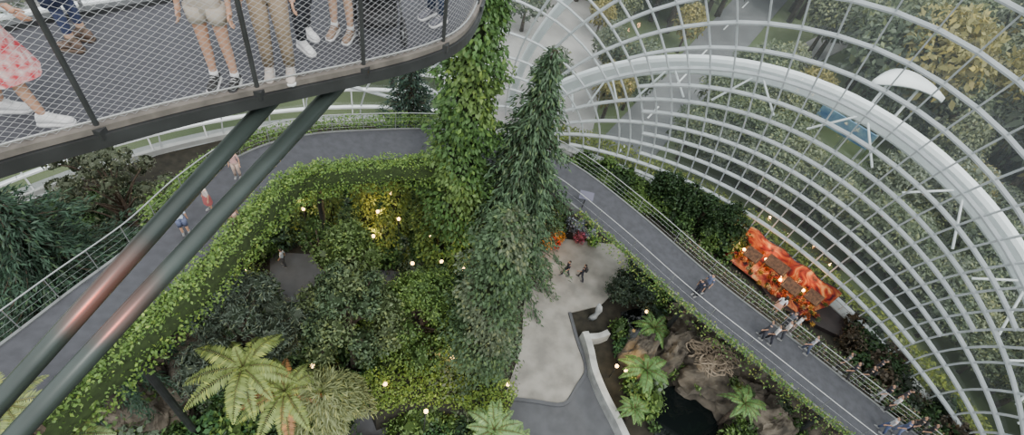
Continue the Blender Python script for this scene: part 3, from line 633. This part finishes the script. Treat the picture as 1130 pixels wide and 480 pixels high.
L_=[((206,258),40,dict(top=(.5,.58,.7),bot=(.1,.12,.2),short=.5,h=1.75)),((233,232),150,dict(top=(.5,.45,.42),bot=(.3,.08,.08),skirt=.5,short=.5,h=1.6)),((260,250),20,dict(top=(.55,.25,.22),bot=(.5,.3,.25),short=.3,sk=0)),((263,196),200,dict(top=(.5,.3,.28),bot=(.4,.3,.25))),
((766,326),130,dict(top=(.03,.04,.07),bot=(.02,.02,.03),lean=.35,bag=(.02,.02,.03))),((774,322),130,dict(top=(.1,.12,.2),bot=(.05,.05,.06))),
((838,372),60,dict(top=(.05,.05,.06),bot=(.02,.02,.03),stride=.12)),((846,377),60,dict(top=(.6,.6,.6),bot=(.02,.02,.03),stride=.18)),((858,372),70,dict(top=(.45,.42,.40),bot=(.03,.03,.04),stride=.15)),((870,366),230,dict(top=(.55,.55,.56),bot=(.15,.12,.11),stride=.1)),((862,362),140,dict(top=(.1,.1,.12),bot=(.04,.04,.05))),((886,388),60,dict(top=(.4,.4,.45),bot=(.05,.06,.1),stride=.18,bag=(.03,.03,.03))),
((852,345),330,dict(top=(.7,.7,.7),bot=(.6,.3,.2),skirt=.6,short=.6)),
((922,406),50,dict(top=(.1,.1,.1),bot=(.02,.02,.02))),((930,416),60,dict(top=(.03,.03,.035),bot=(.02,.02,.02),stride=.15)),((946,420),60,dict(top=(.02,.02,.02),bot=(.03,.03,.03),stride=.15,bag=(.01,.01,.01))),((957,412),240,dict(top=(.03,.03,.04),bot=(.02,.02,.02))),
((966,440),70,dict(top=(.02,.02,.025),bot=(.3,.3,.3),stride=.12)),((975,452),50,dict(top=(.45,.45,.45),bot=(.03,.03,.03))),((984,444),230,dict(top=(.04,.04,.05),bot=(.02,.02,.02),stride=.15)),((970,475),60,dict(top=(.4,.4,.42),bot=(.05,.07,.14),stride=.15)),((985,478),60,dict(top=(.08,.1,.18),bot=(.1,.12,.2),stride=.15)),((1000,474),60,dict(top=(.04,.04,.04),bot=(.02,.02,.03),bag=(.02,.02,.02))),((1012,482),60,dict(top=(.03,.03,.03),bot=(.05,.05,.05),stride=.15))]
for (x,y),yw,k in L_: k.setdefault('shoe',(.2,.2,.2)); k.setdefault('shcol2',(.2,.2,.2)); person('person',wz(x,y),math.radians(yw),**k)
for (x,y),yw,k in[((623,304),120,dict(top=(.03,.03,.04),bot=(.02,.02,.03),stride=.22)),((640,308),60,dict(top=(.02,.02,.03),bot=(.02,.02,.03),stride=.25,bag=(.03,.03,.03))),((314,293),90,dict(top=(.5,.55,.6),bot=(.05,.05,.06),stride=.1))]:
    k.setdefault('shoe',(.1,.1,.1)); k.setdefault('shcol2',(.2,.2,.2)); g=G(x,y,.1 if x>400 else .06); person('person',g,math.radians(yw),**k)
mb=MB(); c=G(418,34,ZD); BK=mat('stroller_fabric',(.02,.02,.022),.8,0,.2,9); 
def W(x,y,z): return c+Matrix.Rotation(.5,3,'Z')@Vector((x,y,z))
for x in(-.24,.24):
    for y,r in((-.28,.14),(.3,.1)):
        mb.tube([W(x,y+r*math.cos(t),r+r*math.sin(t)) for t in np.linspace(0,6.283,17)[:-1]],.022,BK,6,True); mb.tube([W(x-.02,y,r),W(x+.02,y,r)],.03,RAIL,8)
        for q in range(5): mb.tube([W(x,y,r),W(x,y+r*math.cos(q*1.257),r+r*math.sin(q*1.257))],.006,RAIL,4)
    mb.tube([W(x,.3,.1),W(x*.9,-.1,.6),W(x*.9,-.45,1.02)],.014,DARK,6); mb.tube([W(x,-.28,.14),W(x*.9,.05,.62)],.014,DARK,6)
mb.tube([W(-.22,-.45,1.02),W(.22,-.45,1.02)],.018,BK,6)
mb.loft([[W(x,y,z) for x,y,z in((-.2,a,b),(.2,a,b),(.2,a+.03,b-.04),(-.2,a+.03,b-.04))] for a,b in((.32,.36),(.25,.42),(-.05,.42),(-.2,.62),(-.3,.85))],BK)
mb.loft([[W(.21*math.cos(t),-.12-.28*math.cos(q)+0,.72+.28*math.sin(q)*1.0+.03*math.sin(t)) for t in np.linspace(0,3.1416,9)] for q in np.linspace(.2,2.4,8)],BK,False)
mb.box(W(0,0,.22),(.36,.4,.12),BK,Matrix.Rotation(.5,3,'Z')); mb.obj('baby_stroller',True)
# ------------------------------------------------------------------ outdoors
root=bpy.data.objects.new('outdoor_forest',None); sc.collection.objects.link(root)
protos=[]
for k,(cl,R_) in enumerate([((.115,.15,.075),3),((.145,.175,.085),2.6),((.085,.115,.06),3.2),((.21,.20,.06),2.4),((.125,.155,.09),2.8)]):
    f=Fol(); f.wood.tube([Vector((0,0,0)),Vector((0,0,3.5))],[.3,.15],BARK,6)
    for q in range(11):
        a_=q*2.4; rr=R_*.75*math.sqrt(q/11); f.blob((rr*math.cos(a_),rr*math.sin(a_),4.2+1.5*(1-q/11)+random.random()),(1.3,1.3,1.0),170,.42,cl,core=False)
    f.blob((0,0,4.4),(R_,R_,1.6),260,.7,tuple(c*.6 for c in cl),core=False)  # inner foliage in a darkened crown colour, interior shade put into it
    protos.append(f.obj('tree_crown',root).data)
for o in list(root.children): bpy.data.objects.remove(o)
def placed(x,y,s,k):
    o=bpy.data.objects.new('tree',protos[k]); o.parent=root; o.location=(x,y,-.5); o.scale=(s,s,s*random.uniform(.85,1.4)); o.rotation_euler=(0,0,random.random()*6.28); sc.collection.objects.link(o)
BN=G(932,140,3.2); PC=G(1000,92,8)
def outok(x,y):
    if -8<x<5 and y<60: return random.random()<.08
    rx=8+(y-36)*.45
    if abs(x-rx)<3.5: return False
    rx=24+(y-60)*.9
    if y>55 and abs(x-rx)<2.5: return False
    for c,rr in((BN,4),(PC,5)):
        if math.hypot(x-c.x,y-c.y)<rr: return False
        q=c*.93
        if math.hypot(x-q.x,y-q.y)<2.6: return False
    if x<-9 and math.hypot(x,y)<75 : return random.random()<.2
    return True
cnt=0
for _ in range(2800):
    az=random.uniform(-75,95)*math.pi/180; r=39.5+ (random.random()**1.3)*95; x,y=r*math.sin(az),r*math.cos(az)
    if not outok(x,y): continue
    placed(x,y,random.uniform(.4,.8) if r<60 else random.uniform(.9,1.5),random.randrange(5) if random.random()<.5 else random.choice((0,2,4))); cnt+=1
    if cnt>1100: break
mb=MB(); PL=mat('outdoor_paving',(.32,.31,.30),.8,0,.2,.3); mb.poly([(-9,37),(5,37),(6,62),(-9,64)],-.5,-.42,PL)
mb.poly([(-70,18),(-24,31),(-20,42),(-70,50)],-.5,-.44,PL); mb.obj('outdoor_plaza')
AS=mat('asphalt',(.14,.145,.15),.8,0,.1,.5)
mb=MB(); mb.poly([(5,36),(10,36),(58,140),(50,140)],-.5,-.38,AS); mb.poly([(-90,52),(-10,58),(-10,66),(-90,62)],-.5,-.38,AS); mb.poly([(21,56),(25,56),(95,136),(90,138)],-.5,-.40,PL)
for k in range(14): mb.box((7.6+k*3.3*.9,37+k*7,-.36),(.15,2.5,.02),WHITE,Matrix.Rotation(-.43,3,'Z'))
mb.obj('outdoor_road')
mb=MB(); c=PC
mb.loft([[c+Vector((3.2*u,(1-u*u)*1.4*v_-.9*u*u,.9*(1-u*u)-.4*v_*v_)) for v_ in(-1,-.6,-.2,.2,.6,1)]+[c+Vector((3.2*u,(1-u*u)*1.4*v_-.9*u*u,.9*(1-u*u)-.4*v_*v_-.15)) for v_ in(1,.6,.2,-.2,-.6,-1)] for u in np.linspace(-.97,.97,15)],WHITE)
for u in(-.4,.4): mb.tube([c+Vector((3.2*u,0,.5)),Vector((c.x+3.2*u,c.y,-.5))],.12,WHITE,8)
mb.obj('pavilion_canopy',True)
mb=MB(); c=BN
mb.box(c,(5.2,.2,1.6),mat('blue_print',(.03,.10,.22),.5,0,0,.8,0,col2=(.16,.28,.34)),Matrix.Rotation(-.6,3,'Z')); mb.tube([c-Vector((1.9,-1.3,0)),Vector((c.x-1.9,c.y+1.3,-.5))],.1,STEEL,6); mb.tube([c+Vector((1.9,-1.3,0)),Vector((c.x+1.9,c.y-1.3,-.5))],.1,STEEL,6); mb.obj('blue_banner')
# ------------------------------------------------------------------ light
w=bpy.data.worlds.new('world'); sc.world=w; w.use_nodes=True; nt=w.node_tree; bg=nt.nodes['Background']
tc=nt.nodes.new('ShaderNodeTexCoord'); sx=nt.nodes.new('ShaderNodeSeparateXYZ'); rp=nt.nodes.new('ShaderNodeValToRGB')
rp.color_ramp.elements[0].position=0; rp.color_ramp.elements[0].color=(.6,.65,.7,1); rp.color_ramp.elements[1].position=.7; rp.color_ramp.elements[1].color=(.97,.99,1,1)
nt.links.new(tc.outputs['Generated'],sx.inputs[0]); nt.links.new(sx.outputs['Z'],rp.inputs[0]); nt.links.new(rp.outputs[0],bg.inputs[0]); bg.inputs[1].default_value=2.25
s=bpy.data.lights.new('sun','SUN'); s.energy=2.6; s.angle=.4; s.color=(1,.97,.92); so=bpy.data.objects.new('sun',s); so.rotation_euler=(math.radians(28),math.radians(18),0); sc.collection.objects.link(so)
